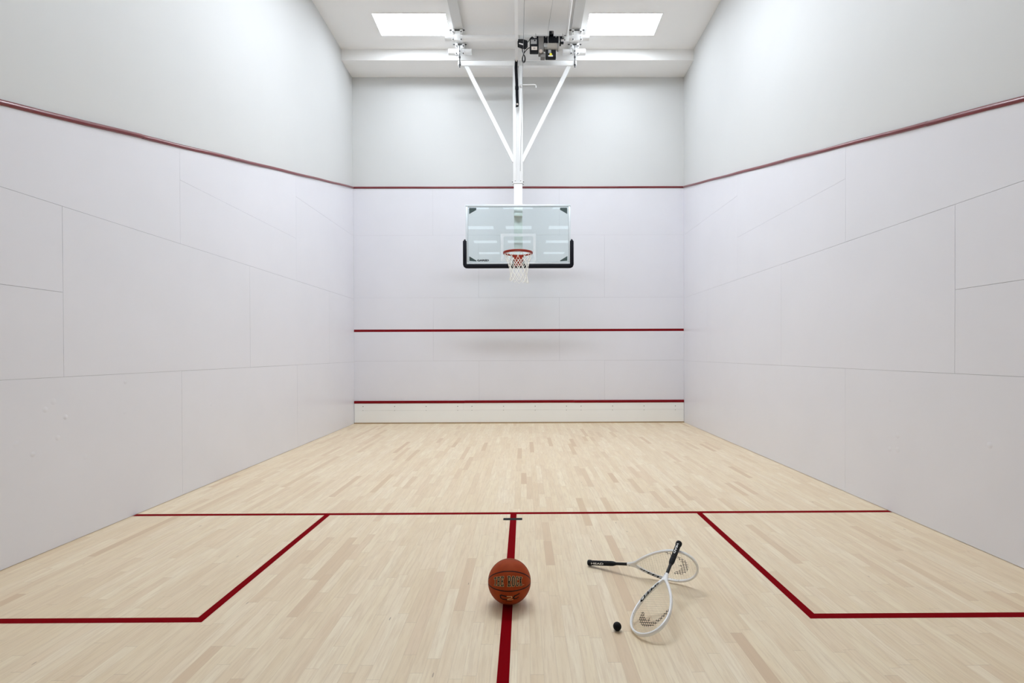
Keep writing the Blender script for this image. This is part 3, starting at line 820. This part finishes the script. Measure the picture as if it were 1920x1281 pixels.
def half_w(p):                                            # in-plane half thickness: a bit heavier towards the throat
    return .0062 + .0022*max(0, 1-(p.x-RU0)/.20)
def make_racket(label):
    r = thing('squash_racket', label, 'racket', group=None)
    bm = B(); rings = []
    for i in range(1, len(HP)-1):
        p = HP[i]; t, n = hoop_frame(i); hw = half_w(p); ring = []
        for k in range(14):
            a = 2*PI*k/14; pw = lambda q: math.copysign(abs(q)**.75, q)
            ring.append(bm.verts.new(p + n*(hw*pw(math.cos(a))) + Vector((0, 0, .0098*pw(math.sin(a))))))
        rings.append(ring)
    for A, C in zip(rings, rings[1:]):
        for k in range(14): bm.faces.new((A[k], A[(k+1) % 14], C[(k+1) % 14], C[k]))
    bm.faces.new(rings[0]); bm.faces.new(rings[-1][::-1])
    hoop = finish(bm, 'hoop', M['white_frame'], r, angle=60)
    # small dark maker's marks and grommet ticks on the inner edge of the hoop
    bm = B()
    for u0_, u1_, side in ((.575, .583, 1), (.598, .606, 1), (.614, .628, 1), (.470, .474, -1), (.520, .523, 1), (.555, .558, -1)):
        ii = [i for i in range(2, len(HP)-2) if HP[i].y*side > 0 and u0_-.008 < HP[i].x < u1_+.008]
        i = ii[len(ii)//2]; p = HP[i]; t, n = hoop_frame(i)
        for al in (.35, .8):
            c = p - n*((half_w(p)+.0004)*math.sin(al+.15)) + Vector((0, 0, .0101*math.cos(al+.15)))
            d = -n*math.cos(al+.15)*.0016 - Vector((0, 0, math.sin(al+.15)*.0016))
            h = (u1_-u0_)/2
            bm.faces.new([bm.verts.new(c + t*a*h + d*b_) for a, b_ in ((-1, -1), (1, -1), (1, 1), (-1, 1))])
    finish(bm, 'marks', M['ink'], hoop, smooth=False)
    # lettering on the -v arm, growing towards the head
    idx = [i for i in range(len(HP)) if HP[i].y < 0 and .325 < HP[i].x < .50 and i < len(HP)//2]
    arm = [HP[i] for i in idx]; fr_ = [hoop_frame(i) for i in idx]
    if arm[0].x > arm[-1].x: arm.reverse(); fr_.reverse()
    cum = [0]
    for a, b in zip(arm, arm[1:]): cum.append(cum[-1]+(b-a).length)
    def at(s):
        s = max(0, min(cum[-1]-1e-6, s)); i = 0
        while cum[i+1] < s: i += 1
        k = (s-cum[i])/(cum[i+1]-cum[i]); return arm[i].lerp(arm[i+1], k), fr_[i][1].lerp(fr_[i+1][1], k)
    def fn(a, b):
        grow = .42+.58*a
        s = .012 + .150*(a**1.12) + (b-.5)*.014*grow
        q = (b-.5)*grow                                   # -0.5 outer .. 0.5 inner
        p, n = at(s); al = -.72 - q*1.9; hw = half_w(p)+.0005
        return p + n*(hw*math.sin(al)) + Vector((0, 0, .0103*math.cos(al)**.75 if math.cos(al) > 0 else 0))
    finish(map_bm(text_mesh('SPEED', .035, .09), fn), 'lettering', M['ink'], hoop, smooth=False)
    # throat
    bm = B()
    lathe(bm, [(.262, .0100), (.266, .0112), (.285, .0118), (.300, .0115), (.318, .009)], (0, 0, 0), (1, 0, 0), 18)
    for s in (-1, 1):
        tube(bm, [(.280, s*.002, 0), (.300, s*.0065, 0), (.318, s*(HALF(.318)), 0), (.335, s*HALF(.335), 0)], [.0105, .0102, .0092, .0075], 12)
    th = finish(bm, 'throat', M['white_frame'], r, angle=60)
    finish(lathe(B(), [(0, .0022), (.0008, .0022)], (.276, -.003, .0113), (0, -.2, 1), 8), 'throat_mark', M['ink'], th)
    finish(lathe(B(), [(.15, .0088), (.2675, .0088)], (0, 0, 0), (1, 0, 0), 18), 'shaft', M['shaft'], r)
    prof = [(0, .0155), (.002, .0175), (.012, .0180), (.020, .0168), (.026, .0150)]
    k = 0
    u = .026
    while u < .158:
        prof += [(u+.002, .0147), (u+.0165, .0150), (u+.0185, .0142)]; u += .0189
    prof += [(.165, .0145), (.178, .0118), (.186, .0098), (.187, .0090)]
    grip = finish(lathe(B(), prof, (0, 0, 0), (1, 0, 0), 20), 'grip', M['grip'], r)
    finish(lathe(B(), [(-.002, .012), (-.0005, .0165), (.001, .0172)], (0, 0, 0), (1, 0, 0), 20), 'butt_cap', M['shaft'], grip)
    def fg(a, b):
        al = R(20) + (b-.5)*.66                          # wraps on the round grip, slightly below its crown
        rr = .0160
        return Vector((.026+.084*a, rr*math.sin(al), rr*math.cos(al)))
    finish(map_bm(text_mesh('HEAD', .02, .09), fg), 'lettering', M['print_white'], grip, smooth=False)
    # strings
    bm = B(); rs = .00062; black = B()
    arc = [(.545, -.048, .010), (.575, -.041, .016), (.597, -.027, .019), (.612, -.008, .020), (.614, .010, .019), (.608, .030, .015), (.595, .045, .011), (.58, .058, .009), (.555, .071, .008), (.522, .083, .008)]
    def mask(u, v):
        if .574 < u < .594 and -.0065 < v < .0095: return True
        best = 9
        for (a, b, ra_), (c, d, rb) in zip(arc, arc[1:]):
            A, C_ = Vector((a, b)), Vector((c, d)); q = Vector((u, v))
            k = max(0, min(1, (q-A).dot(C_-A)/(C_-A).length_squared)); best = min(best, (q-(A+(C_-A)*k)).length - (ra_+(rb-ra_)*k))
        return best < -.001
    def string(f, u0, u1, n, wob):
        pts = [f(u0+(u1-u0)*i/n) for i in range(n+1)]
        seg = []; cur = []
        P3 = [Vector((p[0], p[1], wob*.0006)) for p in pts]
        tube(bm, [P3[0], P3[len(P3)//2], P3[-1]] if n < 3 else P3[::max(1, n//12)]+[P3[-1]], rs, 5)
        for p in P3+[None]:
            if p is not None and mask(p.x, p.y): cur.append(p)
            else:
                if len(cur) > 1: tube(black, [cur[0], cur[-1]], rs*2.0, 5)
                cur = []
    for i in range(-9, 10):                               # mains fan out from the throat
        v0 = i*.0102+.0015
        f = lambda u, v0=v0: (u, v0*(.38+.62*min(1, max(0, (u-.31)/.25))))
        us = [u for u in [RU0+.012+k*.0008 for k in range(460)] if in_hoop(u, abs(f(u)[1])+.003) and u < RL-.012]
        if len(us) > 20: string(f, us[0], us[-1], 160, 1)
    u = .345
    while u < RL-.02:
        h = HALF(u)-.003
        string(lambda v, u=u: (u, v), -h, h, 120, -1)
        u += .0152
    st = finish(bm, 'strings', M['string'], r, angle=180)
    finish(black, 'string_stencil', M['ink'], st, angle=180)
    return r
def pose(ob, B0, az, el, ro):
    a = Vector((math.cos(az)*math.cos(el), math.sin(az)*math.cos(el), math.sin(el)))
    s = Vector((-math.sin(az), math.cos(az), 0)); n = a.cross(s)
    v = math.cos(ro)*s + math.sin(ro)*n; wv = a.cross(v)
    mm = Matrix((a, v, wv)).transposed().to_4x4(); mm.translation = Vector(B0); ob.matrix_world = mm
def copy_tree(o, parent=None):
    c = o.copy(); COL.objects.link(c)
    if parent: c.parent = parent; c.matrix_parent_inverse = o.matrix_parent_inverse
    for ch in list(o.children): copy_tree(ch, c)
    return c
r1 = make_racket('white framed squash racket standing on its edge with its handle pointing left')
r2 = copy_tree(r1)
r2['label'] = 'white framed squash racket leaning forward with its head resting on the floor nearest the viewer'
for r in (r1, r2): r['group'] = 'squash rackets leaning together'
pose(r1, (.4969, -6.5125, .0185), -.5282, .1712, 1.7928)
pose(r2, (.9896, -6.7947, .2499), 4.1495, -.3415, .2947)
